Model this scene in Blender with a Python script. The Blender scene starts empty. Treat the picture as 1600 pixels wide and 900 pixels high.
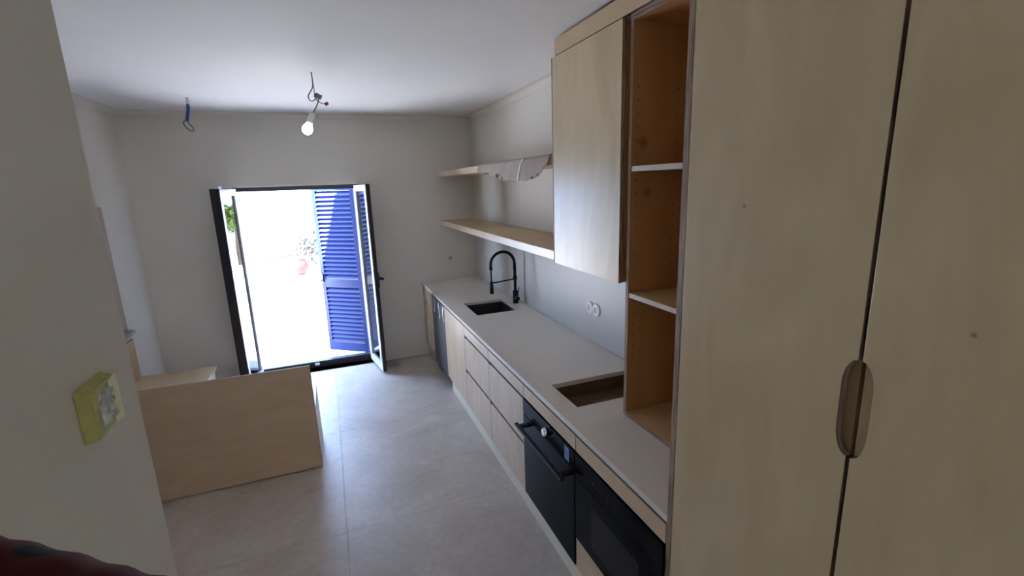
import bpy, bmesh, math, random
from mathutils import Vector, Matrix
random.seed(7)
sc = bpy.context.scene
C = sc.collection

# ------------------------------------------------------------------ camera
cam_d = bpy.data.cameras.new('camera'); cam = bpy.data.objects.new('camera', cam_d); C.objects.link(cam)
M0 = (0.9313930596702089, 0.34731758418378217, 0.1089837791366595)
M1 = (-0.36251762179396396, 0.9121425844636556, 0.19125082874803875)
M2 = (-0.032983970152413764, -0.21763823497883938, 0.9754720172246256)
cam.matrix_world = Matrix(((M0[0], M0[2], -M0[1], -1.6538), (M1[0], M1[2], -M1[1], 0.0),
                           (M2[0], M2[2], -M2[1], 2.012), (0, 0, 0, 1)))
cam_d.sensor_width = 36.0; cam_d.lens = 740.68 / 1600 * 36.0
cam_d.clip_start = 0.02; cam_d.clip_end = 300
sc.camera = cam

# ------------------------------------------------------------------ sky, sun, exposure
w = bpy.data.worlds.new('sky'); sc.world = w; w.use_nodes = True
bg = w.node_tree.nodes['Background']
bg.inputs[0].default_value = (0.44, 0.63, 1.0, 1); bg.inputs[1].default_value = 8.5
sun_d = bpy.data.lights.new('sun', 'SUN'); sun = bpy.data.objects.new('sun', sun_d); C.objects.link(sun)
sun_d.energy = 46.0; sun_d.angle = 0.009; sun_d.color = (1.0, 0.97, 0.93)
sdir = Vector((2.8, 1.0, -4.7))
sun.rotation_euler = sdir.to_track_quat('-Z', 'Y').to_euler(); sun.location = (-9, -4, 14)
vs = sc.view_settings
vs.view_transform = 'Standard'; vs.look = 'None'; vs.gamma = 1.0; vs.use_curve_mapping = False
vs.exposure = 0.74
sc.cycles.use_denoising = True
sc.cycles.max_bounces = 12; sc.cycles.diffuse_bounces = 7; sc.cycles.glossy_bounces = 4
sc.cycles.transparent_max_bounces = 16
sc.cycles.sample_clamp_indirect = 12.0
sc.cycles.caustics_reflective = False; sc.cycles.caustics_refractive = False

# ------------------------------------------------------------------ dimensions (metres)
L = 5.50          # far wall, inner face
H = 2.76          # ceiling
XL = -3.351       # left wall
NX, NY = -2.0065, 0.994   # close wall on the left
YB = -2.60        # rear wall
WT = 0.90         # worktop top
F = 0.700         # unit fronts
YT = 1.116        # tall end panel, far face

# ------------------------------------------------------------------ materials
def new_mat(name):
    m = bpy.data.materials.new(name); m.use_nodes = True
    nt = m.node_tree; b = nt.nodes['Principled BSDF']
    return m, nt, b
def plain(name, col, rough=0.5, metal=0.0, spec=0.5, var=0.04, scale=6.0, bump=0.0, bscale=60.0):
    """colour with slight procedural variation, optional fine relief"""
    m, nt, b = new_mat(name); N = nt.nodes; K = nt.links
    tc = N.new('ShaderNodeTexCoord')
    nz = N.new('ShaderNodeTexNoise'); nz.inputs['Scale'].default_value = scale; nz.inputs['Detail'].default_value = 4
    K.new(tc.outputs['Object'], nz.inputs['Vector'])
    cr = N.new('ShaderNodeValToRGB')
    cr.color_ramp.elements[0].position = 0.3; cr.color_ramp.elements[1].position = 0.7
    cr.color_ramp.elements[0].color = tuple(max(0, c * (1 - var)) for c in col) + (1,)
    cr.color_ramp.elements[1].color = tuple(min(1, c * (1 + var)) for c in col) + (1,)
    K.new(nz.outputs['Fac'], cr.inputs['Fac']); K.new(cr.outputs['Color'], b.inputs['Base Color'])
    b.inputs['Roughness'].default_value = rough; b.inputs['Metallic'].default_value = metal
    b.inputs['Specular IOR Level'].default_value = spec
    if bump:
        n2 = N.new('ShaderNodeTexNoise'); n2.inputs['Scale'].default_value = bscale; n2.inputs['Detail'].default_value = 5
        K.new(tc.outputs['Object'], n2.inputs['Vector'])
        bp = N.new('ShaderNodeBump'); bp.inputs['Strength'].default_value = bump; bp.inputs['Distance'].default_value = 0.002
        K.new(n2.outputs['Fac'], bp.inputs['Height']); K.new(bp.outputs['Normal'], b.inputs['Normal'])
    return m
def birch(name, grain, base=(0.66, 0.535, 0.335), rough=0.32, knots=(), seed=0.0):
    """birch plywood face: long soft grain along one axis, cloudy figure, a few knots at fixed places"""
    m, nt, b = new_mat(name); N = nt.nodes; K = nt.links
    tc = N.new('ShaderNodeTexCoord'); geo = N.new('ShaderNodeNewGeometry')
    mp = N.new('ShaderNodeMapping')
    s = [26.0, 26.0, 26.0]; s['xyz'.index(grain)] = 1.3
    mp.inputs['Scale'].default_value = s; mp.inputs['Location'].default_value = (seed, seed * 2, seed * 3)
    K.new(geo.outputs['Position'], mp.inputs['Vector'])
    n1 = N.new('ShaderNodeTexNoise'); n1.inputs['Scale'].default_value = 1.0; n1.inputs['Detail'].default_value = 6
    n1.inputs['Distortion'].default_value = 0.6
    K.new(mp.outputs['Vector'], n1.inputs['Vector'])
    mp2 = N.new('ShaderNodeMapping'); s2 = [3.2, 3.2, 3.2]; s2['xyz'.index(grain)] = 1.1
    mp2.inputs['Scale'].default_value = s2; mp2.inputs['Location'].default_value = (seed + 3, seed, 1)
    K.new(geo.outputs['Position'], mp2.inputs['Vector'])
    n2 = N.new('ShaderNodeTexNoise'); n2.inputs['Scale'].default_value = 1.6; n2.inputs['Detail'].default_value = 5; n2.inputs['Distortion'].default_value = 1.2
    K.new(mp2.outputs['Vector'], n2.inputs['Vector'])
    mix = N.new('ShaderNodeMath'); mix.operation = 'MULTIPLY_ADD'; mix.inputs[1].default_value = 0.18
    K.new(n1.outputs['Fac'], mix.inputs[0])
    sc2 = N.new('ShaderNodeMath'); sc2.operation = 'MULTIPLY'; sc2.inputs[1].default_value = 0.82
    K.new(n2.outputs['Fac'], sc2.inputs[0]); K.new(sc2.outputs[0], mix.inputs[2])
    cr = N.new('ShaderNodeValToRGB'); e = cr.color_ramp.elements
    e[0].position = 0.30; e[1].position = 0.72
    e[0].color = (base[0] * 0.86, base[1] * 0.83, base[2] * 0.78, 1)
    e[1].color = (base[0] * 1.08, base[1] * 1.09, base[2] * 1.12, 1)
    K.new(mix.outputs[0], cr.inputs['Fac'])
    col = cr.outputs['Color']
    for (kx, ky, kz, r) in knots:
        dn = N.new('ShaderNodeVectorMath'); dn.operation = 'DISTANCE'; dn.inputs[1].default_value = (kx, ky, kz)
        K.new(geo.outputs['Position'], dn.inputs[0])
        mr = N.new('ShaderNodeMapRange'); mr.inputs['From Min'].default_value = 0.0; mr.inputs['From Max'].default_value = r
        mr.inputs['To Min'].default_value = 0.8; mr.inputs['To Max'].default_value = 0.0
        K.new(dn.outputs['Value'], mr.inputs['Value'])
        mx = N.new('ShaderNodeMix'); mx.data_type = 'RGBA'
        mx.inputs['B'].default_value = (0.14, 0.07, 0.03, 1)
        K.new(mr.outputs['Result'], mx.inputs['Factor']); K.new(col, mx.inputs['A']); col = mx.outputs['Result']
    K.new(col, b.inputs['Base Color'])
    b.inputs['Roughness'].default_value = rough; b.inputs['Specular IOR Level'].default_value = 0.5
    return m
def ply_edge(name, axis, thick_scale=300.0):
    """cut edge of plywood: thin dark and pale layers stacked along one axis"""
    m, nt, b = new_mat(name); N = nt.nodes; K = nt.links
    geo = N.new('ShaderNodeNewGeometry')
    mp = N.new('ShaderNodeMapping'); s = [8.0, 8.0, 8.0]; s['xyz'.index(axis)] = 420.0
    mp.inputs['Scale'].default_value = s; K.new(geo.outputs['Position'], mp.inputs['Vector'])
    n1 = N.new('ShaderNodeTexNoise'); n1.inputs['Scale'].default_value = 1.0; n1.inputs['Detail'].default_value = 2
    K.new(mp.outputs['Vector'], n1.inputs['Vector'])
    cr = N.new('ShaderNodeValToRGB'); e = cr.color_ramp.elements
    e[0].position = 0.38; e[1].position = 0.62
    e[0].color = (0.17, 0.10, 0.07, 1); e[1].color = (0.42, 0.32, 0.24, 1)
    K.new(n1.outputs['Fac'], cr.inputs['Fac']); K.new(cr.outputs['Color'], b.inputs['Base Color'])
    b.inputs['Roughness'].default_value = 0.6
    return m
def glass_mat(name, tint=(0.93, 0.96, 0.97), ior=1.45, refl=1.0):
    m = bpy.data.materials.new(name); m.use_nodes = True; nt = m.node_tree; N = nt.nodes; K = nt.links
    N.remove(N['Principled BSDF']); out = N['Material Output']
    tr = N.new('ShaderNodeBsdfTransparent'); tr.inputs[0].default_value = tint + (1,)
    gl = N.new('ShaderNodeBsdfGlossy'); gl.inputs['Roughness'].default_value = 0.02
    fr = N.new('ShaderNodeFresnel'); fr.inputs['IOR'].default_value = ior
    mx = N.new('ShaderNodeMixShader')
    K.new(fr.outputs[0], mx.inputs[0]); K.new(tr.outputs[0], mx.inputs[1]); K.new(gl.outputs[0], mx.inputs[2])
    K.new(mx.outputs[0], out.inputs['Surface'])
    return m
def emit_mat(name, col, st):
    m, nt, b = new_mat(name)
    b.inputs['Base Color'].default_value = (0.8, 0.8, 0.78, 1)
    b.inputs['Emission Color'].default_value = col + (1,); b.inputs['Emission Strength'].default_value = st
    return m
def tile_mat():
    m, nt, b = new_mat('stone_tile'); N = nt.nodes; K = nt.links
    geo = N.new('ShaderNodeNewGeometry')
    n1 = N.new('ShaderNodeTexNoise'); n1.inputs['Scale'].default_value = 2.3; n1.inputs['Detail'].default_value = 9; n1.inputs['Roughness'].default_value = 0.66
    n1.inputs['Distortion'].default_value = 0.7
    K.new(geo.outputs['Position'], n1.inputs['Vector'])
    cr = N.new('ShaderNodeValToRGB'); e = cr.color_ramp.elements
    e[0].position = 0.30; e[1].position = 0.72
    e[0].color = (0.45, 0.385, 0.33, 1); e[1].color = (0.63, 0.565, 0.51, 1)
    K.new(n1.outputs['Fac'], cr.inputs['Fac'])
    n2 = N.new('ShaderNodeTexNoise'); n2.inputs['Scale'].default_value = 24; n2.inputs['Detail'].default_value = 6
    K.new(geo.outputs['Position'], n2.inputs['Vector'])
    mr = N.new('ShaderNodeMapRange'); mr.inputs['From Min'].default_value = 0.3; mr.inputs['From Max'].default_value = 0.7
    mr.inputs['To Min'].default_value = 0.93; mr.inputs['To Max'].default_value = 1.06
    K.new(n2.outputs['Fac'], mr.inputs['Value'])
    mx = N.new('ShaderNodeMix'); mx.data_type = 'RGBA'; mx.blend_type = 'MULTIPLY'; mx.inputs['Factor'].default_value = 1
    K.new(cr.outputs['Color'], mx.inputs['A']); K.new(mr.outputs['Result'], mx.inputs['B'])
    K.new(mx.outputs['Result'], b.inputs['Base Color'])
    mr2 = N.new('ShaderNodeMapRange'); mr2.inputs['To Min'].default_value = 0.28; mr2.inputs['To Max'].default_value = 0.46
    K.new(n1.outputs['Fac'], mr2.inputs['Value']); K.new(mr2.outputs['Result'], b.inputs['Roughness'])
    bp = N.new('ShaderNodeBump'); bp.inputs['Strength'].default_value = 0.25; bp.inputs['Distance'].default_value = 0.002
    K.new(n2.outputs['Fac'], bp.inputs['Height']); K.new(bp.outputs['Normal'], b.inputs['Normal'])
    return m
def plaid_mat():
    m, nt, b = new_mat('plaid_cloth'); N = nt.nodes; K = nt.links
    tc = N.new('ShaderNodeTexCoord')
    def band(rot, dirn):
        wv = N.new('ShaderNodeTexWave'); wv.bands_direction = dirn; wv.inputs['Scale'].default_value = 9.0
        wv.inputs['Distortion'].default_value = 0.4
        K.new(tc.outputs['Object'], wv.inputs['Vector']); return wv.outputs['Fac']
    a = band(0, 'X'); c = band(0, 'Y')
    ml = N.new('ShaderNodeMath'); ml.operation = 'MULTIPLY'; K.new(a, ml.inputs[0]); K.new(c, ml.inputs[1])
    cr = N.new('ShaderNodeValToRGB'); e = cr.color_ramp.elements
    e[0].position = 0.35; e[1].position = 0.6
    e[0].color = (0.065, 0.011, 0.009, 1); e[1].color = (0.006, 0.004, 0.005, 1)
    K.new(ml.outputs[0], cr.inputs['Fac']); K.new(cr.outputs['Color'], b.inputs['Base Color'])
    b.inputs['Roughness'].default_value = 0.9; b.inputs['Specular IOR Level'].default_value = 0.1
    return m

WALL = plain('cream_plaster', (0.74, 0.705, 0.645), 0.75, var=0.02, scale=2.0, bump=0.08, bscale=40)
CEIL = plain('ceiling_paint', (0.82, 0.812, 0.81), 0.8, var=0.015, scale=2.0)
GROUT = plain('grout', (0.46, 0.42, 0.38), 0.9)
TILE = tile_mat()
PLY_Z = birch('birch_upright', 'z', knots=((-0.70, 0.89, 1.936, 0.007), (-0.70, 0.414, 1.746, 0.007), (-0.44, 2.41, 2.60, 0.009)))
PLY_Y = birch('birch_lengthwise', 'y', base=(0.66, 0.51, 0.335), seed=4.0)
PLY_X = birch('birch_crosswise', 'x', base=(0.66, 0.495, 0.335), seed=9.0)
PLY_IN = birch('birch_inside_shade', 'z', base=(0.50, 0.265, 0.115), rough=0.5, seed=14.0, knots=((-0.36, 1.763, 2.16, 0.035), (-0.33, 1.763, 1.95, 0.03)))  # same birch, interior shade put into a darker, more orange base
PLY_SH = birch('birch_shelf', 'y', base=(0.60, 0.46, 0.28), rough=0.45, seed=21.0)
EX, EY, EZ = ply_edge('ply_edge_x', 'x'), ply_edge('ply_edge_y', 'y'), ply_edge('ply_edge_z', 'z')
FILLP = birch('brown_filler_ply', 'z', base=(0.40, 0.29, 0.19), seed=51.0)
DARKPLY = birch('recess_shade_ply', 'x', base=(0.14, 0.085, 0.05), rough=0.6, seed=33.0)  # shade inside the hob cut-out put into a darker ply colour
PLY_NB = birch('birch_niche_board', 'y', base=(0.58, 0.37, 0.18), rough=0.5, seed=61.0)
EZL = plain('pale_edge_strip', (0.60, 0.53, 0.46), 0.5)
PLY_F = birch('birch_front', 'z', base=(0.66, 0.50, 0.345), seed=71.0)
SOLID = birch('solid_edge_band', 'y', base=(0.63, 0.50, 0.38), seed=30.0)
STONE = plain('pale_composite', (0.78, 0.735, 0.675), 0.25, var=0.02, scale=30, spec=0.5)
SPLASH = plain('painted_splashback', (0.66, 0.65, 0.63), 0.45, var=0.01)
DARK = plain('anthracite_aluminium', (0.018, 0.018, 0.024), 0.4)
WHITE_AL = plain('white_lacquer', (0.78, 0.78, 0.80), 0.35, var=0.01)
BLACK = plain('matt_black', (0.009, 0.009, 0.010), 0.45, spec=0.35)
BLACKG = plain('black_glass', (0.007, 0.007, 0.009), 0.14, var=0.0, spec=0.04)
BLACKG2 = plain('oven_window_glass', (0.016, 0.016, 0.018), 0.2, var=0.0, spec=0.12)
STEEL = plain('brushed_steel', (0.42, 0.42, 0.44), 0.35, metal=1.0, var=0.05, scale=20)
STEEL_D = plain('dark_steel_sink', (0.10, 0.095, 0.095), 0.38, metal=0.7, var=0.05)
CHROME = plain('chrome', (0.75, 0.75, 0.76), 0.15, metal=1.0, var=0.0)
PLAST = plain('white_plastic', (0.88, 0.88, 0.88), 0.35, var=0.01)
PLAST_D = plain('socket_insert', (0.42, 0.42, 0.42), 0.4, var=0.01)
KICK = plain('pale_plinth', (0.80, 0.74, 0.60), 0.5)
BLUE = plain('blue_paint', (0.014, 0.034, 0.20), 0.38, var=0.05)
GLASS = glass_mat('clear_glass', ior=1.55)
TAPE_Y = plain('yellow_masking_tape', (0.46, 0.43, 0.12), 0.6, var=0.12, scale=40)
TAPE_M = plain('tape_lit_front', (0.58, 0.57, 0.26), 0.6, var=0.1, scale=50)  # same tape, light on the front face put into the colour
TAPE_P = plain('tape_lit_flap', (0.84, 0.86, 0.58), 0.5, var=0.06, scale=40)  # same tape again, brightest where daylight falls, put into the colour
PLASTIC_FILM = plain('crumpled_clear_film', (0.60, 0.62, 0.63), 0.18, var=0.45, scale=70, bump=0.9, bscale=60)
CARD = plain('grey_cardboard', (0.40, 0.335, 0.29), 0.85, var=0.08, scale=9)
TAPE_W = plain('white_tape', (0.66, 0.62, 0.58), 0.5)
CABLE_B = plain('blue_conduit', (0.03, 0.07, 0.28), 0.5)
CABLE_G = plain('grey_wire', (0.22, 0.21, 0.20), 0.6)
CABLE_W = plain('white_wire', (0.55, 0.54, 0.52), 0.6)
REDP = plain('red_connector', (0.30, 0.05, 0.03), 0.45)
BULB = emit_mat('lit_bulb', (1.0, 0.93, 0.80), 14.0)
STICK = plain('blue_film_label', (0.16, 0.26, 0.50), 0.4, var=0.25, scale=30)
PATIO = plain('pale_patio', (0.64, 0.63, 0.63), 0.9, var=0.05)
RENDERW = plain('white_render', (0.80, 0.79, 0.77), 0.9, var=0.02)
LEAF = plain('leaf_green', (0.16, 0.23, 0.04), 0.6, var=0.5, scale=3)
LEAF2 = plain('leaf_dark', (0.010, 0.012, 0.006), 0.6, var=0.4, scale=5)
BARK = plain('bark', (0.16, 0.11, 0.07), 0.9, var=0.3)
TERRA = plain('terracotta', (0.13, 0.028, 0.02), 0.8, var=0.1)
IRON = plain('iron', (0.012, 0.012, 0.014), 0.6)
PLAID = plaid_mat()

# ------------------------------------------------------------------ mesh helpers
class MB:
    def __init__(s): s.v = []; s.f = []; s.m = []
    def add(s, vs, fs, mi=0):
        o = len(s.v); s.v += [tuple(p) for p in vs]
        for i, q in enumerate(fs):
            s.f.append(tuple(o + k for k in q)); s.m.append(mi[i] if isinstance(mi, (list, tuple)) else mi)
        return s
    def box(s, x0, x1, y0, y1, z0, z1, thin=None, mi=0):
        if x0 > x1: x0, x1 = x1, x0
        if y0 > y1: y0, y1 = y1, y0
        if z0 > z1: z0, z1 = z1, z0
        v = [(x0, y0, z0), (x1, y0, z0), (x1, y1, z0), (x0, y1, z0), (x0, y0, z1), (x1, y0, z1), (x1, y1, z1), (x0, y1, z1)]
        f = [(0, 3, 2, 1), (4, 5, 6, 7), (0, 1, 5, 4), (2, 3, 7, 6), (1, 2, 6, 5), (3, 0, 4, 7)]
        ax = ['z', 'z', 'y', 'y', 'x', 'x']
        mis = [mi] * 6 if thin is None else [0 if a == thin else 1 for a in ax]
        return s.add(v, f, mis)
    def tube(s, pts, r, n=8, cap=True, mi=0):
        pts = [Vector(p) for p in pts]; k = len(pts)
        rs = r if isinstance(r, (list, tuple)) else [r] * k
        ref = None; vs = []
        for i in range(k):
            t = (pts[min(i + 1, k - 1)] - pts[max(i - 1, 0)]).normalized()
            if ref is None:
                ref = Vector((0, 0, 1)) if abs(t.z) < 0.9 else Vector((1, 0, 0))
            a = (ref - t * ref.dot(t)).normalized(); ref = a; b2 = t.cross(a)
            for j in range(n):
                q = 2 * math.pi * j / n
                vs.append(pts[i] + (a * math.cos(q) + b2 * math.sin(q)) * rs[i])
        fs = [(i * n + j, i * n + (j + 1) % n, (i + 1) * n + (j + 1) % n, (i + 1) * n + j) for i in range(k - 1) for j in range(n)]
        if cap:
            fs.append(tuple(range(n - 1, -1, -1))); fs.append(tuple((k - 1) * n + j for j in range(n)))
        return s.add(vs, fs, mi)
    def lathe(s, base, axis, prof, n=24, mi=0):
        """prof: list of (distance along axis, radius)"""
        ax = Vector(axis).normalized(); b = Vector(base)
        pts = [b + ax * d for d, _ in prof]; 
        ref = Vector((0, 0, 1)) if abs(ax.z) < 0.9 else Vector((1, 0, 0))
        a = (ref - ax * ref.dot(ax)).normalized(); c = ax.cross(a); vs = []
        for (d, r), p in zip(prof, pts):
            for j in range(n):
                q = 2 * math.pi * j / n; vs.append(p + (a * math.cos(q) + c * math.sin(q)) * r)
        k = len(prof)
        fs = [(i * n + j, i * n + (j + 1) % n, (i + 1) * n + (j + 1) % n, (i + 1) * n + j) for i in range(k - 1) for j in range(n)]
        fs.append(tuple(range(n - 1, -1, -1))); fs.append(tuple((k - 1) * n + j for j in range(n)))
        return s.add(vs, fs, mi)
    def prism(s, poly, axis, a0, a1, mi=0):
        """extrude polygon (list of 2-tuples over the other two axes in xyz order) along axis"""
        def P(p, a):
            return {'x': (a, p[0], p[1]), 'y': (p[0], a, p[1]), 'z': (p[0], p[1], a)}[axis]
        n = len(poly); vs = [P(p, a0) for p in poly] + [P(p, a1) for p in poly]
        fs = [(i, (i + 1) % n, n + (i + 1) % n, n + i) for i in range(n)]
        fs += [tuple(range(n - 1, -1, -1)), tuple(range(n, 2 * n))]
        return s.add(vs, fs, mi)
    def slab(s, axis, a0, a1, us, vs_, holes, mi=0):
        """plate of thickness a0..a1 along axis with rectangular holes; us/vs are the outer range of the two other axes"""
        U = sorted({us[0], us[1]} | {h[i] for h in holes for i in (0, 1)}); V = sorted({vs_[0], vs_[1]} | {h[i] for h in holes for i in (2, 3)})
        def inside(u, v): return not (us[0] < u < us[1] and vs_[0] < v < vs_[1]) or any(h[0] < u < h[1] and h[2] < v < h[3] for h in holes)
        def P(u, v, a): return {'x': (a, u, v), 'y': (u, a, v), 'z': (u, v, a)}[axis]
        for i in range(len(U) - 1):
            for j in range(len(V) - 1):
                cu, cv = (U[i] + U[i + 1]) / 2, (V[j] + V[j + 1]) / 2
                if inside(cu, cv): continue
                q = [(U[i], V[j]), (U[i + 1], V[j]), (U[i + 1], V[j + 1]), (U[i], V[j + 1])]
                s.add([P(*p, a0) for p in q], [(0, 1, 2, 3)], mi); s.add([P(*p, a1) for p in q], [(3, 2, 1, 0)], mi)
                for (du, dv), (p, r) in zip(((0, -1), (1, 0), (0, 1), (-1, 0)), ((q[0], q[1]), (q[1], q[2]), (q[2], q[3]), (q[3], q[0]))):
                    nu = cu + du * (U[i + 1] - U[i]) * 0.5 + du * 1e-4; nv = cv + dv * (V[j + 1] - V[j]) * 0.5 + dv * 1e-4
                    if inside(nu, nv): s.add([P(*p, a0), P(*r, a0), P(*r, a1), P(*p, a1)], [(0, 1, 2, 3)], mi)
        return s

def root_loc(o):
    while o.parent: o = o.parent
    return Vector(o.location)
def obj(name, mb, mats, parent=None, smooth=False, bev=0.0, local=False):
    me = bpy.data.meshes.new(name)
    off = Vector((0, 0, 0)) if (parent is None or local) else root_loc(parent)
    me.from_pydata([(p[0] - off[0], p[1] - off[1], p[2] - off[2]) for p in mb.v], [], mb.f)
    if not isinstance(mats, (list, tuple)): mats = [mats]
    for m in mats: me.materials.append(m)
    for p, mi in zip(me.polygons, mb.m): p.material_index = min(mi, len(mats) - 1)
    bm = bmesh.new(); bm.from_mesh(me)
    bmesh.ops.remove_doubles(bm, verts=bm.verts, dist=1e-6)
    bmesh.ops.recalc_face_normals(bm, faces=bm.faces); bm.to_mesh(me); bm.free()
    if smooth:
        for p in me.polygons: p.use_smooth = True
        try: me.set_sharp_from_angle(angle=math.radians(40))
        except Exception: pass
    o = bpy.data.objects.new(name, me); C.objects.link(o)
    if parent: o.parent = parent
    if bev:
        md = o.modifiers.new('bevel', 'BEVEL'); md.width = bev; md.segments = 2; md.limit_method = 'ANGLE'
    return o
def tag(o, label=None, cat=None, group=None, kind=None):
    if label: o['label'] = label
    if cat: o['category'] = cat
    if group: o['group'] = group
    if kind: o['kind'] = kind
    return o
def thing(name, label, cat, loc=(0, 0, 0), rotz=0.0, group=None, kind=None):
    o = bpy.data.objects.new(name, None); C.objects.link(o); o.location = loc; o.rotation_euler = (0, 0, rotz)
    o.empty_display_size = 0.05
    return tag(o, label, cat, group, kind)
def B(*a, **k): return MB().box(*a, **k)

# ================================================================== THE SETTING
# floor: bed + large stone tiles
fl = tag(obj('floor', B(XL - 0.25, 0.25, YB - 0.25, L + 0.20, -0.12, -0.006), GROUT), 'greige stone tiled kitchen floor', 'floor', kind='structure')
TS = 1.29; gap = 0.0008
xs = [XL] + [x for x in (-1.747 - TS, -1.747, -1.747 + TS) if x > XL + 0.01] + [-0.002]
ys = [YB]; y = 3.955 - 6 * TS
while y < L + 0.12:
    if y > YB + 0.05: ys.append(y)
    y += TS
ys.append(L + 0.12)
for i in range(len(xs) - 1):
    for j in range(len(ys) - 1):
        x0, x1, y0, y1 = xs[i] + gap, xs[i + 1] - gap, ys[j] + gap, ys[j + 1] - gap
        if y1 > L: 
            obj('tile', B(x0, x1, y0, L - 0.002, -0.006, 0.0), TILE, fl, bev=0.0004)
            continue
        obj('tile', B(x0, x1, y0, y1, -0.006, 0.0), TILE, fl, bev=0.0004)
obj('tile', B(-2.52, -1.31, L, L + 0.12, -0.006, 0.0), TILE, fl, bev=0.0004)

tag(obj('ceiling', B(XL - 0.25, 0.25, YB - 0.25, L + 0.22, H, H + 0.04), CEIL), 'smooth white ceiling', 'ceiling', kind='structure')
DX0, DX1, DZ = -2.525, -1.303, 2.05
tag(obj('wall_far', MB().slab('y', L, L + 0.22, (XL - 0.25, 0.25), (-0.12, H), [(DX0, DX1, -0.0, DZ)]), WALL), 'cream plaster end wall around the open garden door', 'wall', kind='structure')
WY0, WY1, WZ0, WZ1 = 3.45, 4.84, 0.875, 1.924
tag(obj('wall_left', MB().slab('x', XL - 0.25, XL, (YB - 0.25, L), (-0.12, H), [(WY0, WY1, WZ0, WZ1)]), WALL), 'cream plaster side wall behind the plywood bench', 'wall', kind='structure')
tag(obj('wall_right', B(0, 0.25, YB - 0.25, L, -0.12, H), WALL), 'cream plaster wall behind the worktop and shelves', 'wall', kind='structure')
tag(obj('wall_back', MB().slab('y', YB - 0.25, YB, (XL, 0.0), (-0.12, H), [(-1.95, -0.15, 0.6, 2.4)]), WALL), 'cream plaster wall behind the viewpoint', 'wall', kind='structure')
tag(obj('wall_near', B(XL, NX, YB, NY, 0, H), WALL, bev=0.006), 'close grey-cream wall filling the left edge of the view', 'wall', kind='structure')

def cove(n, along, a0, a1, x, sx, r=0.06):
    pts = [(x, H)]
    for k in range(9):
        q = math.pi / 2 * k / 8
        pts.append((x + sx * r * (1 - math.cos(q)), H - r + r * math.sin(q)))
    pts[1] = (x + sx * 0.003, H - r); pts.insert(1, (x, H - r)); pts[-1] = (x + sx * r, H - 0.003); pts.append((x + sx * r, H))
    o = obj(n, MB().prism(pts, along, a0, a1), WALL, smooth=True)
    return tag(o, kind='structure')
tag(cove('trim_1', 'y', 2.49, L, 0.0, -1), 'white cove moulding above the plywood shelves', 'trim')
tag(cove('trim_2', 'x', XL + 0.001, -0.001, L, -1), 'white cove moulding above the garden door wall', 'trim')
tag(cove('trim_3', 'y', NY, L, XL, 1), 'white cove moulding above the left wall', 'trim')

# left window: frame, pane, sill
w1 = thing('window_1', 'left wall window with pale sill, mostly hidden by the close wall', 'window', (XL, 4.15, WZ0), kind='structure')
fx0, fx1 = XL - 0.17, XL - 0.11
m = MB().slab('x', fx0, fx1, (WY0, WY1), (WZ0, WZ1), [(WY0 + 0.06, 4.11, WZ0 + 0.06, WZ1 - 0.06), (4.17, WY1 - 0.06, WZ0 + 0.06, WZ1 - 0.06)])
obj('window_frame', m, WHITE_AL, w1)
obj('pane', B(fx0 + 0.025, fx0 + 0.031, WY0 + 0.055, 4.115, WZ0 + 0.055, WZ1 - 0.055), GLASS, w1)
obj('pane', B(fx0 + 0.025, fx0 + 0.031, 4.165, WY1 - 0.055, WZ0 + 0.055, WZ1 - 0.055), GLASS, w1)
obj('added_blind', B(fx0 - 0.03, fx0 - 0.015, WY0 + 0.01, WY1 - 0.01, WZ0 + 0.01, WZ1 - 0.01), plain('light_block_grey', (0.62, 0.61, 0.64), 0.6), w1)  # unseen blind added to keep daylight from entering here
obj('window_sill', B(XL - 0.11, XL + 0.045, WY0 - 0.03, WY1 + 0.02, WZ0 - 0.028, WZ0), plain('sill_stone', (0.42, 0.40, 0.42), 0.5), w1, bev=0.003)
w2 = thing('fill_window', 'unseen window added behind the viewpoint for fill light', 'window', (-1.05, YB, 0.6), kind='structure')  # unseen window, added to brighten the near cabinets
obj('window_frame', MB().slab('y', YB - 0.16, YB - 0.10, (-1.95, -0.15), (0.6, 2.4), [(-1.89, -1.08, 0.66, 2.34), (-1.02, -0.21, 0.66, 2.34)]), WHITE_AL, w2)
obj('pane', B(-1.895, -1.075, YB - 0.135, YB - 0.129, 0.655, 2.345), GLASS, w2)
obj('pane', B(-1.025, -0.205, YB - 0.135, YB - 0.129, 0.655, 2.345), GLASS, w2)

bl = bpy.data.materials.new('fill_light_blind'); bl.use_nodes = True; N = bl.node_tree.nodes; K = bl.node_tree.links  # translucent blind added to warm the fill light from behind
N.remove(N['Principled BSDF']); d_ = N.new('ShaderNodeBsdfDiffuse'); t_ = N.new('ShaderNodeBsdfTranslucent'); x_ = N.new('ShaderNodeMixShader')
d_.inputs[0].default_value = (0.80, 0.76, 0.68, 1); t_.inputs[0].default_value = (0.84, 0.79, 0.69, 1); x_.inputs[0].default_value = 0.8
K.new(d_.outputs[0], x_.inputs[1]); K.new(t_.outputs[0], x_.inputs[2]); K.new(x_.outputs[0], N['Material Output'].inputs['Surface'])
obj('added_blind', B(-1.94, -0.16, YB - 0.07, YB - 0.068, 0.61, 2.39), bl, w2)

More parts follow.
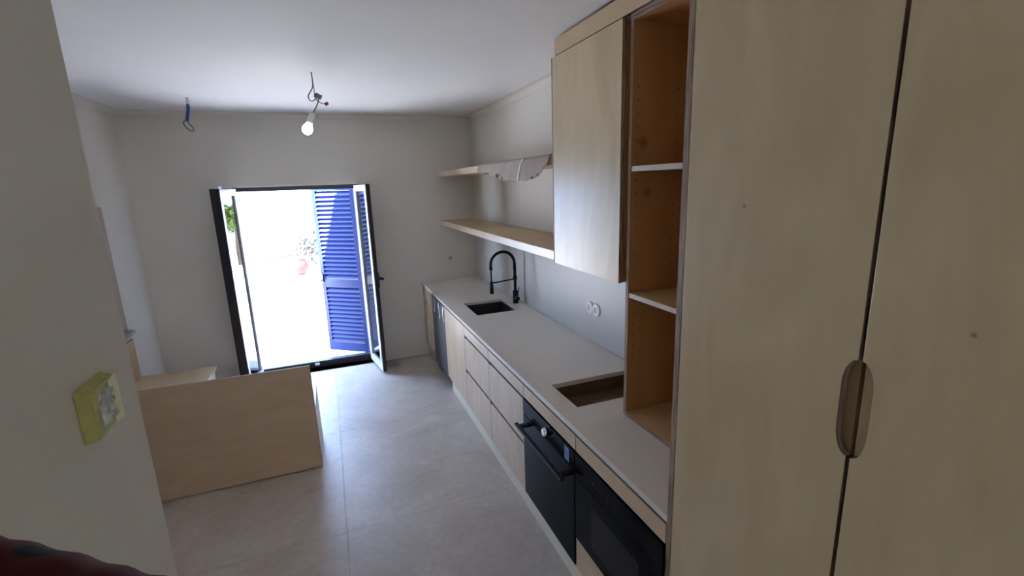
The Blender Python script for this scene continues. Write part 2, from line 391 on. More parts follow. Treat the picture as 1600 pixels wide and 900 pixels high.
# ---------------- garden door: frame + two inward opened leaves
d1 = thing('door_1', 'anthracite double glazed garden door, both leaves folded inward', 'door', ((DX0 + DX1) / 2, 5.66, 0), kind='structure')
m = MB().box(DX0, DX0 + 0.018, 5.62, 5.70, 0, DZ).box(DX1 - 0.018, DX1, 5.62, 5.70, 0, DZ).box(DX0 + 0.018, DX1 - 0.018, 5.62, 5.70, DZ - 0.045, DZ)
obj('door_frame', m, DARK, d1, bev=0.002)
th_ = obj('threshold', B(DX0 + 0.018, DX1 - 0.018, 5.62, 5.70, -0.004, 0.075), DARK, d1, bev=0.003)
obj('strike_plate', B(-1.965, -1.915, 5.612, 5.62, 0.03, 0.062), CHROME, th_)
def leaf(hinge, ang, wid, side, with_handle):
    """local: x from the hinge along the leaf, y thickness (outdoor face at side*0.03), z up"""
    e = MB(); s0, s1 = (-0.026, 0.012)
    y0, y1 = (s0, s1) if side > 0 else (-s1, -s0)
    z0, z1, st = 0.022, 2.042, 0.062
    hl = [(st, wid - st, z0 + 0.075, z1 - st)]
    e.slab('y', y0, y1, (0.012, wid), (z0, z1), hl)
    R_ = Matrix.Translation(Vector(hinge)) @ Matrix.Rotation(ang, 4, 'Z')
    def put(mb):
        mb.v = [tuple(R_ @ Vector(p)) for p in mb.v]; return mb
    o = obj('leaf', put(e), DARK, d1, bev=0.002)
    cl = MB(); c0, c1 = (0.012, 0.021) if side > 0 else (-0.021, -0.012)
    cl.slab('y', c0, c1, (0.016, wid - 0.004), (z0 + 0.004, z1 - 0.004), [(st - 0.004, wid - st + 0.004, z0 + 0.071, z1 - st + 0.004)])
    obj('outer_cladding', put(cl), WHITE_AL, o, bev=0.0015)
    bd = MB().slab('y', -0.020 * side, 0.020 * side, (st - 0.003, wid - st + 0.003), (z0 + 0.072, z1 - st + 0.003), [(st + 0.007, wid - st - 0.007, z0 + 0.082, z1 - st - 0.007)])  # white lining added, puts daylight glare into the dark rebate's colour
    obj('glare_lining', put(bd), WHITE_AL, o)
    obj('pane', put(B(st - 0.002, wid - st + 0.002, -0.004, 0.004, z0 + 0.073, z1 - st + 0.002)), GLASS, o)
    # lock strip on the free edge
    if with_handle: obj('lock_strip', put(B(wid, wid + 0.002, -0.012, 0.006, 0.35, 1.8)), DARK, o)
    if with_handle:
        hy = -0.026 * side
        h = MB().box(wid - 0.048, wid - 0.016, hy, hy - side * 0.012, 0.965, 1.125)
        h.tube([(wid - 0.032, hy - side * 0.012, 1.05), (wid - 0.032, hy - side * 0.055, 1.05)], 0.010, 12)
        h.tube([(wid - 0.022, hy - side * 0.055, 1.05), (wid - 0.150, hy - side * 0.058, 1.046)], [0.011, 0.009], 10)
        obj('handle', put(h), BLACK, o, smooth=True)
    else:
        obj('meeting_cover', put(B(wid - 0.012, wid + 0.006, -0.056, 0.026, z0, z1)), DARK, o, bev=0.002)
        obj('corner_tab', put(B(wid - 0.11, wid - 0.03, -0.02, 0.014, 2.042, 2.062)), PLAST, o)
    return o
def ang(a, b): return math.atan2(b[1] - a[1], b[0] - a[0])
hr, tr_ = (-1.328, 5.60), (-1.243, 5.10)
leaf((hr[0], hr[1], 0), ang(hr, tr_), 0.51, -1, True)
hl_, tl_ = (-2.503, 5.60), (-2.572, 5.105)
leaf((hl_[0], hl_[1], 0), ang(hl_, tl_), 0.50, 1, False)

# ================================================================== OUTSIDE
tag(obj('patio_floor', B(-14, 10, L + 0.20, 16.5, -0.20, -0.03), PATIO), 'sun bleached pale patio paving outside the door', 'patio', kind='structure')
tag(obj('side_yard_ground', B(-14, XL - 0.25, -9, L + 0.20, -0.20, -0.03), PATIO), 'pale paving beside the house', 'patio', kind='structure')
tag(obj('rear_yard_ground', B(XL - 0.25, 10, -9, YB - 0.25, -0.20, -0.03), PATIO), 'pale paving behind the house', 'patio', kind='structure')
tag(obj('garden_wall', MB().box(-10, 6, 12.6, 12.8, -0.05, 0.15).box(-10.02, 6.02, 12.57, 12.83, 0.15, 0.19), RENDERW), 'low white rendered wall at the end of the patio', 'wall', kind='structure')
# iron railing on the wall
rl = thing('railing', 'thin dark railing on the garden wall beyond the open door', 'railing', (-2.76, 12.7, 0.19))
obj('top_rail', MB().tube([(-3.12, 12.7, 0.392), (-2.40, 12.7, 0.462)], 0.018, 6), IRON, rl)
for k in range(5):
    x = -3.06 + 0.155 * k
    obj('baluster', MB().tube([(x, 12.7, 0.19), (x, 12.7, 0.396 + 0.015 * k)], 0.012, 6), IRON, rl)
def foliage(c, rad, n, ls, rng):
    mb = MB()
    for _ in range(n):
        u = Vector((rng.gauss(0, 1), rng.gauss(0, 1), rng.gauss(0, 1))).normalized()
        p = Vector(c) + Vector((u.x * rad[0], u.y * rad[1], u.z * rad[2])) * (rng.random() ** 0.4)
        a = Vector((rng.gauss(0, 1), rng.gauss(0, 1), rng.gauss(0, .6))).normalized(); b2 = a.cross(Vector((rng.random(), rng.random(), 1))).normalized()
        s_ = ls * (0.6 + 0.8 * rng.random())
        mb.add([p - a * s_, p + b2 * s_ * 0.4, p + a * s_, p - b2 * s_ * 0.4], [(0, 1, 2, 3)])
    return mb
rng = random.Random(3)
sx_, sy_ = -1.98, 11.7
sh = thing('garden_shrub', 'wiry dark leaved shrub on the patio beside the blue shutter', 'shrub', (sx_, sy_, -0.03))
tag(obj('foliage', foliage((sx_ - 0.1, sy_, 0.66), (0.33, 0.3, 0.44), 420, 0.055, rng), LEAF2, sh), kind='stuff')
for k in range(5):
    a = k * 1.26
    obj('stem', MB().tube([(sx_, sy_, -0.03), (sx_ + 0.06 * math.cos(a), sy_ + 0.08 * math.sin(a), 0.35), (sx_ - .05 + 0.16 * math.cos(a), sy_ + 0.2 * math.sin(a), 0.8)], [0.014, 0.01, 0.005], 6), BARK, sh)
px_, py_ = -2.28, 10.7
pt = thing('terracotta_urn', 'round terracotta pot on pale stand left of the garden shrub', 'pot', (px_, py_, -0.03))
obj('stand', MB().lathe((px_, py_, -0.03), (0, 0, 1), [(0, .15), (.04, .15), (.06, .10), (.26, .09), (.29, .13), (.31, .13)], 20), RENDERW, pt, smooth=True)
obj('pot_body', MB().lathe((px_, py_, 0.281), (0, 0, 1), [(0, .08), (.04, .125), (.10, .165), (.17, .175), (.24, .16), (.30, .12), (.32, .125), (.34, .125)], 24), TERRA, pt, smooth=True)
tx_, ty_ = 1.10, 13.3
tr = thing('garden_tree', 'leafy green garden tree mirrored in the glass of the left door leaf', 'tree', (tx_, ty_, -0.03))
tag(obj('crown', foliage((tx_, ty_, 1.36), (0.85, 0.5, 0.40), 1500, 0.075, rng), LEAF, tr), kind='stuff')
obj('trunk', MB().tube([(tx_, ty_, -0.03), (tx_ + .02, ty_, 0.6), (tx_ - .01, ty_ + .02, 1.3)], [0.09, 0.07, 0.04], 8), BARK, tr)

# blue louvred shutter
hg, fe = (-1.338, 5.765), (-1.785, 6.11)
SW = math.hypot(fe[0] - hg[0], fe[1] - hg[1])
st_ = thing('louvred_shutter', 'blue louvred wooden shutter swung outward in the doorway', 'shutter', (hg[0], hg[1], 0.045), ang(hg, fe))
def S(*a): return B(*a)
ZT, ZM0, ZM1, ZB_ = 1.995, 0.80, 0.905, 0.0
obj('stile', S(0, 0.05, -0.018, 0.018, 0, ZT), BLUE, st_, local=True, bev=0.002)
obj('stile', S(SW - 0.05, SW, -0.018, 0.018, 0, ZT), BLUE, st_, local=True, bev=0.002)
obj('rail', S(0.05, SW - 0.05, -0.018, 0.018, ZT - 0.055, ZT), BLUE, st_, local=True, bev=0.002)
obj('rail', S(0.05, SW - 0.05, -0.018, 0.018, ZM0, ZM1), BLUE, st_, local=True, bev=0.002)
obj('rail', S(0.05, SW - 0.05, -0.018, 0.018, 0, 0.11), BLUE, st_, local=True, bev=0.002)
def slats(z0, z1, n):
    me = None; dz = (z1 - z0) / n
    for k in range(n):
        zc = z0 + dz * (k + 0.5)
        if me is None:
            hh, t, tilt = 0.033, 0.0045, math.radians(38)
            mb = B(0.046, SW - 0.046, -t, t, -hh, hh)
            mb.v = [(p[0], p[1] * math.cos(tilt) - p[2] * math.sin(tilt) * 1.0, p[1] * math.sin(tilt) + p[2] * math.cos(tilt)) for p in mb.v]
            o = obj('slat', mb, BLUE, st_, local=True); me = o.data
        else:
            o = bpy.data.objects.new('slat', me); C.objects.link(o); o.parent = st_
        o.location = (0, 0, zc)
slats(ZM1 + 0.006, ZT - 0.06, 20)
slats(0.115, ZM0 - 0.006, 13)
obj('latch', MB().box(SW - 0.03, SW + 0.012, 0.018, 0.034, 0.86, 0.96).tube([(SW - 0.01, 0.026, 0.87), (SW - 0.01, 0.06, 0.90)], 0.008, 8), STEEL, st_, local=True)

# ================================================================== BASE UNITS
YS = [1.118, 1.749, 2.380, 3.026, 3.661, 4.36, 4.99]
FB, FT = 0.155, 0.868           # bottom and top of fronts
g = 0.0023
XF0, XF1 = -F, -F + 0.018
def front(name, y0, y1, z0, z1, parent, mat=PLY_F):
    return obj(name, B(XF0, XF1, y0 + g, y1 - g, z0 + g, z1 - g, thin='x'), [mat, EX], parent, bev=0.0008)
def body(y0, y1, parent, z0=0.12, z1=0.868, top=False):
    m = MB().box(XF1 + .002, -0.03, y0 + .001, y0 + 0.019, z0, z1).box(XF1 + .002, -0.03, y1 - 0.019, y1 - .001, z0, z1)
    m.box(XF1 + .002, -0.03, y0 + 0.019, y1 - 0.019, z0, z0 + 0.018).box(-0.04, -0.03, y0 + 0.019, y1 - 0.019, z0 + 0.018, z1)
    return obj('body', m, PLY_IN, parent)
S1, S2 = 0.782, 0.482           # finger gaps between drawers
# sink cabinet
c = thing('sink_cabinet', 'plywood base cabinet with one tall plain door under the sink', 'cabinet', (-0.36, 4.01, 0))
body(YS[4], YS[5], c); front('door', YS[4], YS[5], FB, FT, c)
# drawer cabinets
for (ya, yb, lb) in ((YS[3], YS[4], 'plywood three-drawer cabinet next to the tall sink cabinet door'), (YS[2], YS[3], 'plywood three-drawer cabinet next to the black oven')):
    c = thing('drawer_cabinet', lb, 'cabinet', (-0.36, (ya + yb) / 2, 0), group='plywood drawer cabinets')
    body(ya, yb, c)
    front('drawer_front', ya, yb, S1 + 0.004, FT, c, PLY_Y)
    for (z0, z1) in ((S2 + 0.004, S1 - 0.008), (FB, S2 - 0.008)):
        d = front('drawer_front', ya, yb, z0, z1, c, PLY_F)
        obj('finger_notch', B(XF0 - 0.0006, XF0 + 0.012, yb - 0.040, yb - 0.004, z1 - 0.012, z1 + 0.009), BLACK, d)
# oven cabinet with apron strip
c = thing('oven_cabinet', 'plywood housing with narrow apron above the black oven', 'cabinet', (-0.36, 2.065, 0))
m = MB().box(XF1 + .002, -0.03, YS[1] + .001, YS[1] + 0.015, .12, .868).box(XF1 + .002, -0.03, YS[2] - 0.015, YS[2] - .001, .12, .868)
m.box(XF1 + .002, -0.03, YS[1] + .015, YS[2] - .015, .12, .138)
obj('body', m, PLY_IN, c)
obj('hob_support', MB().box(-0.66, -0.03, YS[1] + .016, YS[2] - .016, 0.79, 0.802), DARKPLY, c)
obj('hob_lining', MB().box(-0.66, -0.05, 2.236, 2.246, 0.8025, 0.868), DARKPLY, c)
front('apron', YS[1], YS[2], S1 + 0.006, FT, c, PLY_Y)
# microwave cabinet
c = thing('microwave_cabinet', 'plywood housing with apron and drawer around the black microwave', 'cabinet', (-0.36, 1.43, 0))
m = MB().box(XF1 + .002, -0.03, YS[0] + .001, YS[0] + 0.015, .12, .868).box(XF1 + .002, -0.03, YS[1] - 0.015, YS[1] - .001, .12, .868)
m.box(XF1 + .002, -0.03, YS[0] + .015, YS[1] - .015, .12, .138).box(XF1 + .002, -0.03, YS[0] + .015, YS[1] - .015, .318, .332)
obj('body', m, PLY_IN, c)
front('apron', YS[0], YS[1], S1 + 0.006, FT, c, PLY_Y)
front('drawer_front', YS[0], YS[1], FB, 0.330, c, PLY_Y)
# filler panel by the far wall
c = thing('filler_panel', 'brown plywood filler panel between dishwasher and end wall', 'panel', (-0.36, 5.24, 0))
obj('front_panel', B(-0.69, -0.672, YS[6] + 0.012, L - 0.003, 0.16, FT, thin='x'), [FILLP, EX], c)
obj('lower_panel', B(-0.655, -0.637, YS[6] + 0.03, L - 0.003, 0.0, 0.16, thin='x'), [FILLP, EX], c)
obj('side_panel', B(-0.672, -0.03, YS[6] + 0.012, YS[6] + 0.03, 0.16, FT, thin='y'), [PLY_IN, EY], c)
# plinth
tag(obj('plinth', B(-0.665, -0.648, YT + 0.002, YS[5] - 0.01, 0.0, 0.118), KICK), 'long pale plinth board running under the base cabinets', 'plinth')

# dishwasher without its front
c = thing('dishwasher', 'dark steel dishwasher without a front panel, far end of the counter', 'dishwasher', (-0.36, 4.675, 0))
ya, yb = YS[5] + 0.012, YS[6] - 0.006
obj('tub', B(-0.655, -0.06, ya, yb, 0.10, 0.865), STEEL_D, c)
dd = obj('door', B(-0.694, -0.657, ya, yb, 0.115, 0.858), plain('dw_door', (0.10, 0.105, 0.12), 0.4, metal=0.5, var=0.08), c, bev=0.003)
obj('base', B(-0.64, -0.08, ya + 0.02, yb - 0.02, 0.03, 0.10), BLACK, c)
for fx in (-0.63, -0.12):
    for fy in (ya + 0.05, yb - 0.05):
        obj('foot', MB().lathe((fx, fy, 0), (0, 0, 1), [(0, .02), (.008, .02), (.012, .01), (.035, .01)], 12), BLACK, c)
for k, yy in enumerate((4.42, 4.60, 4.80)):
    zb = (0.70, 0.69, 0.71)[k]
    m = MB(); pts = []
    for i in range(9):
        t = i / 8; z = 0.852 - t * (0.852 - zb)
        dx = -0.697 - 0.006 * abs(math.sin(3.1 * t + k)); wv = 0.011 + 0.004 * math.sin(7 * t + k)
        yc = yy + 0.012 * math.sin(4 * t + 1.7 * k)
        pts.append(((dx, yc - wv, z), (dx - 0.004, yc, z), (dx, yc + wv, z)))
    for i in range(8):
        a, b_ = pts[i], pts[i + 1]
        m.add([a[0], a[1], a[2], b_[0], b_[1], b_[2]], [(0, 1, 4, 3), (1, 2, 5, 4)])
    o = obj('hanging_strap', m, PLAST, dd); md = o.modifiers.new('t', 'SOLIDIFY'); md.thickness = 0.002

# oven
oy0, oy1 = YS[1] + 0.004, YS[2] - 0.004
c = thing('oven', 'black glass built-in oven with bar handle and round knob', 'oven', (-0.36, 2.065, 0.16))
obj('cavity', B(XF1 + 0.004, -0.10, oy0 + 0.016, oy1 - 0.016, 0.165, 0.775), BLACK, c)
obj('control_panel', B(-0.706, XF1 + 0.003, oy0, oy1, 0.690, S1 + 0.002), BLACKG, c, bev=0.0015)
od = obj('door', B(-0.706, XF1 + 0.003, oy0, oy1, 0.168, 0.686), BLACKG, c, bev=0.0015)
h = MB().box(-0.770, -0.748, oy0 + 0.018, oy1 - 0.018, 0.634, 0.648)
h.box(-0.750, -0.706, oy0 + 0.045, oy0 + 0.075, 0.632, 0.650).box(-0.750, -0.706, oy1 - 0.075, oy1 - 0.045, 0.632, 0.650)
obj('handle', h, BLACK, od, bev=0.002)
obj('knob', MB().lathe((-0.706, 2.045, 0.738), (-1, 0, 0), [(0, .022), (.004, .024), (.022, .022), (.026, .019)], 24), CHROME, c, smooth=True)
obj('film_label', B(-0.7075, -0.706, 1.805, 1.850, 0.700, 0.770), STICK, c)
# microwave
c = thing('microwave', 'black built-in microwave with grey window, closest appliance', 'microwave', (-0.36, 1.43, 0.34))
my0, my1 = YS[0] + 0.004, YS[1] - 0.004
obj('cavity', B(XF1 + 0.004, -0.14, my0 + 0.016, my1 - 0.016, 0.345, 0.775), BLACK, c)
obj('control_panel', B(-0.706, XF1 + 0.003, my0, my1, 0.672, S1 + 0.002), BLACKG, c, bev=0.0015)
md_ = obj('door', B(-0.706, XF1 + 0.003, my0, my1, 0.336, 0.668), BLACKG, c, bev=0.0015)
obj('window', B(-0.7072, -0.706, 1.25, 1.60, 0.395, 0.60), BLACKG2, md_, bev=0.0005)
for k in range(5):
    obj('button', MB().lathe((-0.706, 1.58 - 0.055 * k, 0.725), (-1, 0, 0), [(0, .007), (.0012, .007)], 12), plain('button_grey', (0.02, 0.02, 0.021), 0.4, spec=0.1) if k == 0 else bpy.data.materials['button_grey'], c)

# worktop with the sink and hob cut-outs
SK = (-0.535, -0.150, 3.80, 4.262); HB = (-0.588, -0.11, 1.935, 2.232)
wt = thing('worktop', 'long pale grey composite worktop with two rectangular cut-outs', 'worktop', (-0.35, 3.3, WT))
m = MB().slab('z', WT - 0.026, WT, (-0.697, -0.010), (YT + 0.002, L - 0.002), [SK, HB])
obj('slab', m, STONE, wt)
for (x, i) in ((-0.44, 0), (-0.40, 1), (-0.36, 2), (-0.32, 3)):
    obj('drain_groove', B(x - 0.004, x + 0.004, 4.34, 4.72, WT - 0.001, WT + 0.0006), plain('groove_stone', (0.50, 0.48, 0.45), 0.3) if i == 0 else bpy.data.materials['groove_stone'], wt)
# sink
s_ = thing('sink', 'dark undermounted square sink below the black spring tap', 'sink', (-0.34, 4.03, 0.68))
x0, x1, y0, y1 = SK[0] - .006, SK[1] + .006, SK[2] - .006, SK[3] + .006; zb, zt, t = 0.69, WT - 0.0265, 0.004
m = MB().box(x0 - t, x0, y0 - t, y1 + t, zb, zt).box(x1, x1 + t, y0 - t, y1 + t, zb, zt).box(x0, x1, y0 - t, y0, zb, zt).box(x0, x1, y1, y1 + t, zb, zt).box(x0 - t, x1 + t, y0 - t, y1 + t, zb - t, zb)
obj('bowl', m, STEEL_D, s_)
obj('drain', MB().lathe((-0.34, 4.03, zb), (0, 0, 1), [(0, .045), (.003, .045), (.004, .03), (.002, .028)], 20), STEEL, s_, smooth=True)

# tap
fx, fy = -0.082, 4.045
tp = thing('spring_tap', 'matt black spring-neck kitchen tap beside the sink', 'tap', (fx, fy, WT))
obj('base', MB().lathe((fx, fy, WT), (0, 0, 1), [(0, .028), (.006, .028), (.008, .0255), (.118, .0255), (.124, .018)], 24), BLACK, tp, smooth=True)
obj('column', MB().lathe((fx, fy, WT + .12), (0, 0, 1), [(0, .0135), (.10, .0135), (.105, .019), (.135, .019), (.14, .0145), (.235, .0145), (.24, .017)], 20), BLACK, tp, smooth=True)
R0 = 0.1165; zc = WT + 0.378; pts = []
for i in range(10): pts.append((fx, fy, WT + .355 + (zc - WT - .355) * i / 10))
for i in range(41):
    q = math.pi * i / 40; pts.append((fx - R0 + R0 * math.cos(q), fy, zc + R0 * math.sin(q)))
for i in range(1, 8): pts.append((fx - 2 * R0, fy, zc - (zc - WT - .345) * i / 7))
fine = []
for i in range(len(pts) - 1):
    a, b_ = Vector(pts[i]), Vector(pts[i + 1])
    for k in range(4): fine.append(a.lerp(b_, k / 4))
rr = [0.0125 + (0.0025 if k % 4 < 2 else -0.0015) for k in range(len(fine))]
obj('spring', MB().tube(fine, rr, 10), BLACK, tp)
sx = fx - 2 * R0
obj('hose', MB().tube([(sx, fy, WT + .35), (sx, fy, WT + .21)], 0.0075, 10), BLACK, tp)
obj('spray_head', MB().lathe((sx, fy, WT + .115), (0, 0, 1), [(0, .017), (.004, .0195), (.07, .0185), (.085, .015), (.115, .012), (.12, .009)], 20), BLACK, tp, smooth=True)
obj('spring_collar', MB().lathe((sx, fy, WT + .335), (0, 0, 1), [(0, .012), (.006, .016), (.024, .016), (.03, .012)], 16), BLACK, tp, smooth=True)
obj('support_bar', MB().tube([(fx, fy, WT + .232), (sx, fy, WT + .212)], 0.0065, 10).lathe((sx, fy, WT + .20), (0, 0, 1), [(0, .018), (.022, .018)], 16), BLACK, tp, smooth=True)
lv = obj('lever', MB().lathe((fx, fy - .02, WT + .056), (0, -1, 0), [(0, .019), (.045, .019), (.05, .016)], 18).tube([(fx, fy - .055, WT + .065), (fx + .004, fy - .085, WT + .165)], [.0055, .0045], 8), BLACK, tp, smooth=True)

# splashback: two boards with a seam
for (ya, yb, lb) in ((1.79, 3.985, 'smooth pale splashback board with double socket'), (3.989, L - 0.003, 'smooth pale splashback board behind the black tap')):
    tag(obj('splashback', B(-0.008, -0.001, ya, yb, WT + 0.001, 1.55), SPLASH), lb, 'splashback', 'pale splashback boards')
so = thing('double_socket', 'round white double power socket on the splashback', 'socket', (-0.008, 2.755, 1.135))
for yy in (2.797, 2.712):
    zz = 1.142
    d = obj('ring', MB().lathe((-0.008, yy, zz), (-1, 0, 0), [(0, .045), (.006, .045), (.010, .041), (.010, .021), (.004, .019)], 32), PLAST, so, smooth=True)
    obj('insert', MB().lathe((-0.010, yy, zz), (-1, 0, 0), [(0, .0188), (.0015, .0188), (.002, .006)], 24), PLAST_D, d, smooth=True)
tag(obj('cover_plate', MB().lathe((-0.334, L, 1.155), (0, -1, 0), [(0, .024), (.005, .023), (.006, .012), (.004, .009)], 20), PLAST_D, smooth=True), 'small round grey wall cover above the far worktop end', 'wall cover')
tag(obj('blanking_plate', B(-1.10, -1.015, L - 0.006, L, 1.11, 1.195), WALL, bev=0.002), 'square cream blanking plate beside the door handle', 'wall cover')

# ================================================================== SHELVES AND WALL CABINET
sh1 = thing('wall_shelf', 'long thick plywood shelf just above the tap, empty', 'shelf', (-0.21, 4.0, 1.556))
obj('board', B(-0.405, -0.002, 2.492, L - 0.003, 1.556, 1.606), PLY_SH, sh1, bev=0.001)
obj('front_edge', B(-0.425, -0.405, 2.492, L - 0.003, 1.552, 1.608), SOLID, sh1, bev=0.002)
sh2 = thing('wall_shelf', 'upper thick plywood shelf with cardboard hanging over its edge', 'shelf', (-0.21, 4.0, 2.10))
obj('board', B(-0.405, -0.002, 2.492, L - 0.003, 2.104, 2.154), PLY_SH, sh2, bev=0.001)
obj('front_edge', B(-0.425, -0.405, 2.492, L - 0.003, 2.100, 2.156), SOLID, sh2, bev=0.002)
# cardboard sheet draped over the upper shelf, torn lower edge
cb = thing('cardboard_sheet', 'torn brown-grey cardboard draped over the upper shelf front', 'cardboard', (-0.43, 3.2, 2.157))
ny_, prof = 64, []
rg = random.Random(11); m = MB()
ya, yb = 2.53, 3.90
def drop(t):   # how far the sheet hangs below the shelf top, t from near (0) to far (1)
    ks = ((0, .03), (.03, .05), (.08, .095), (.13, .118), (.3, .125), (.5, .122), (.62, .098), (.8, .058), (1, .04))
    for (a, va), (b_, vb) in zip(ks, ks[1:]):
        if t <= b_: return va + (vb - va) * (t - a) / (b_ - a)
rows = []
for i in range(ny_ + 1):
    t = i / ny_; yy = ya + (yb - ya) * t
    dr = drop(t) + rg.uniform(-0.006, 0.004) + 0.003 * math.sin(t * 37)
    col = [(-0.16, yy, 2.160), (-0.36, yy, 2.161), (-0.415, yy, 2.161)]
    for k in range(1, 4):
        q = math.pi / 2 * k / 3; col.append((-0.415 - 0.018 * math.sin(q), yy, 2.143 + 0.018 * math.cos(q)))
    for k in range(1, 5):
        f_ = k / 4; col.append((-0.433 - 0.012 * f_ - 0.004 * math.sin(t * 9), yy + rg.uniform(-.003, .003) * (k == 4), 2.143 - dr * f_))
    rows.append(col)
n_ = len(rows[0])
m.add([p for r_ in rows for p in r_], [(i * n_ + j, i * n_ + j + 1, (i + 1) * n_ + j + 1, (i + 1) * n_ + j) for i in range(ny_) for j in range(n_ - 1)])
o = obj('sheet', m, CARD, cb, smooth=True); md = o.modifiers.new('t', 'SOLIDIFY'); md.thickness = 0.003; md.offset = 1
m = MB(); tr_pts = []
for k in range(12):
    f_ = k / 11; z = 2.158 - 0.155 * f_; yy = 2.93 + 0.10 * f_ - 0.04 * f_ * f_
    x = -0.4405 - 0.014 * f_ if f_ > 0.1 else -0.436
    tr_pts.append(((x, yy - .014, z), (x, yy + .014, z)))
for k in range(11): m.add([tr_pts[k][0], tr_pts[k][1], tr_pts[k + 1][1], tr_pts[k + 1][0]], [(0, 1, 2, 3)])
o = obj('tape_strip', m, TAPE_W, cb); md = o.modifiers.new('t', 'SOLIDIFY'); md.thickness = 0.001
for (t, s2) in ((0.63, .022), (0.55, .014), (0.16, .014), (0.10, .01)):
    yy = ya + (yb - ya) * t; z = 2.143 - drop(t) + 0.012
    q = [(yy + s2 * rg.uniform(.8, 1.5) * math.cos(a), z + s2 * rg.uniform(.35, .8) * math.sin(a)) for a in [k * math.pi / 4 for k in range(8)]]
    obj('torn_patch', MB().prism(q, 'x', -0.4535, -0.4515), plain('torn_card_core', (0.12, 0.075, 0.05), 0.95) if 'torn_card_core' not in bpy.data.materials else bpy.data.materials['torn_card_core'], cb)

wc = thing('wall_cabinet', 'plain birch plywood wall cabinet right of the shelves', 'cabinet', (-0.22, 2.15, 1.543))
wy0, wy1 = 1.812, 2.487
obj('body', MB().box(-0.418, -0.002, wy0, wy1 - 0.018, 1.546, 1.564).box(-0.418, -0.002, wy0, wy1 - 0.018, 2.632, 2.650).box(-0.012, -0.002, wy0, wy1 - 0.018, 1.564, 2.632).box(-0.418, -0.012, wy0, wy0 + 0.018, 1.564, 2.632), PLY_IN, wc)
obj('side_panel', B(-0.438, -0.002, wy1 - 0.018, wy1, 1.543, 2.654, thin='y'), [PLY_Z, EY], wc, bev=0.0008)
obj('door', B(-0.440, -0.420, wy0 + 0.001, wy1 - 0.0195, 1.543, 2.652, thin='x'), [PLY_Z, EX], wc, bev=0.0008)
tag(obj('top_filler', B(-0.428, -0.410, YT + 0.002, 2.462, 2.662, 2.742, thin='x'), [PLY_Y, EX]), 'long cream plywood filler strip between wall cabinet and ceiling', 'filler strip')

# open niche shelf unit standing on the worktop
nc = thing('open_shelf_unit', 'tall open plywood shelf unit standing on the worktop', 'shelf unit', (-0.21, 1.45, WT))
n0, n1 = YT + 0.003, 1.785
fr_ = -0.420
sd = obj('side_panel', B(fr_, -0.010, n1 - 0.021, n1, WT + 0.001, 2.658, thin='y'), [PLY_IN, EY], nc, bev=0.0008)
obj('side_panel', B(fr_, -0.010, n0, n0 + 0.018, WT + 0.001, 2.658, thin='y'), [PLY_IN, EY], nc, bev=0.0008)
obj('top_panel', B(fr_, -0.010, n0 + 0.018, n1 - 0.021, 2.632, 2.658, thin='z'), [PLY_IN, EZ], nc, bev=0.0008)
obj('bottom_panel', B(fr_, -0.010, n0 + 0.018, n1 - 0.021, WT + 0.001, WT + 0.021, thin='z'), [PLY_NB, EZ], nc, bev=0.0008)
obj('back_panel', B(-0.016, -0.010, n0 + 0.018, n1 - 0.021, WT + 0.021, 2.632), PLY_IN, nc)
for zs in (1.484, 2.040):
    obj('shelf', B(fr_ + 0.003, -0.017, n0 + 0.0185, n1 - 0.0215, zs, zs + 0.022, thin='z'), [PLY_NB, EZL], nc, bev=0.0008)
hole_me = None
for xh in (-0.390, -0.19):
    z = 1.14
    while z < 2.40:
        if abs(z - 1.495) > 0.03 and abs(z - 2.05) > 0.03:
            if hole_me is None:
                o = obj('pin_hole', MB().lathe((0, 0.0004, 0), (0, -1, 0), [(0, .0032), (.0007, .0032)], 8), BLACK, nc, local=True); hole_me = o.data
            else:
                o = bpy.data.objects.new('pin_hole', hole_me); C.objects.link(o); o.parent = nc
            o.location = (xh + 0.21, n1 - 0.021 - 1.45, z - WT)
        z += 0.054

# ================================================================== TALL CABINETS
GAPY = 0.579; NZ0, NZ1, NW = 1.432, 1.643, 0.031
def notched(y0, y1, side):
    """door outline in (y, z) with half of a long slot cut out of one side"""
    zt, zb = 2.72, 0.10
    r = 0.060
    def arc(z_s, up):
        return []
    edge = GAPY + side * 0.0042
    pts = []
    # half slot outline from bottom to top, depth NW
    slot = []
    n = 10
    for k in range(n + 1):
        a = math.pi / 2 * k / n; slot.append((edge + side * (NW - 0.004) * math.sin(a), NZ0 + r * (1 - math.cos(a))))
    for k in range(n + 1):
        a = math.pi / 2 * (1 - k / n); slot.append((edge + side * (NW - 0.004) * math.sin(a), NZ1 - r * (1 - math.cos(a))))
    far = y1 if side > 0 else y0
    return [(far, zb), (edge, zb)] + slot + [(edge, zt), (far, zt)]
def panel_prism(poly, x0, x1):
    m = MB(); n = len(poly)
    m.add([(x0, p[0], p[1]) for p in poly] + [(x1, p[0], p[1]) for p in poly],
          [tuple(range(n)), tuple(range(2 * n - 1, n - 1, -1))] + [(i, (i + 1) % n, n + (i + 1) % n, n + i) for i in range(n)], [0, 0] + [1] * n)
    return m
ta = thing('tall_cabinet', 'tall birch plywood cupboard whose door meets the open shelf unit', 'cabinet', (-0.36, 0.84, 0), group='tall plywood cupboards')
obj('end_panel', B(-0.700, -0.002, 1.094, YT, 0, 2.755, thin='y'), [PLY_Z, EY], ta, bev=0.0008)
xb = -0.678
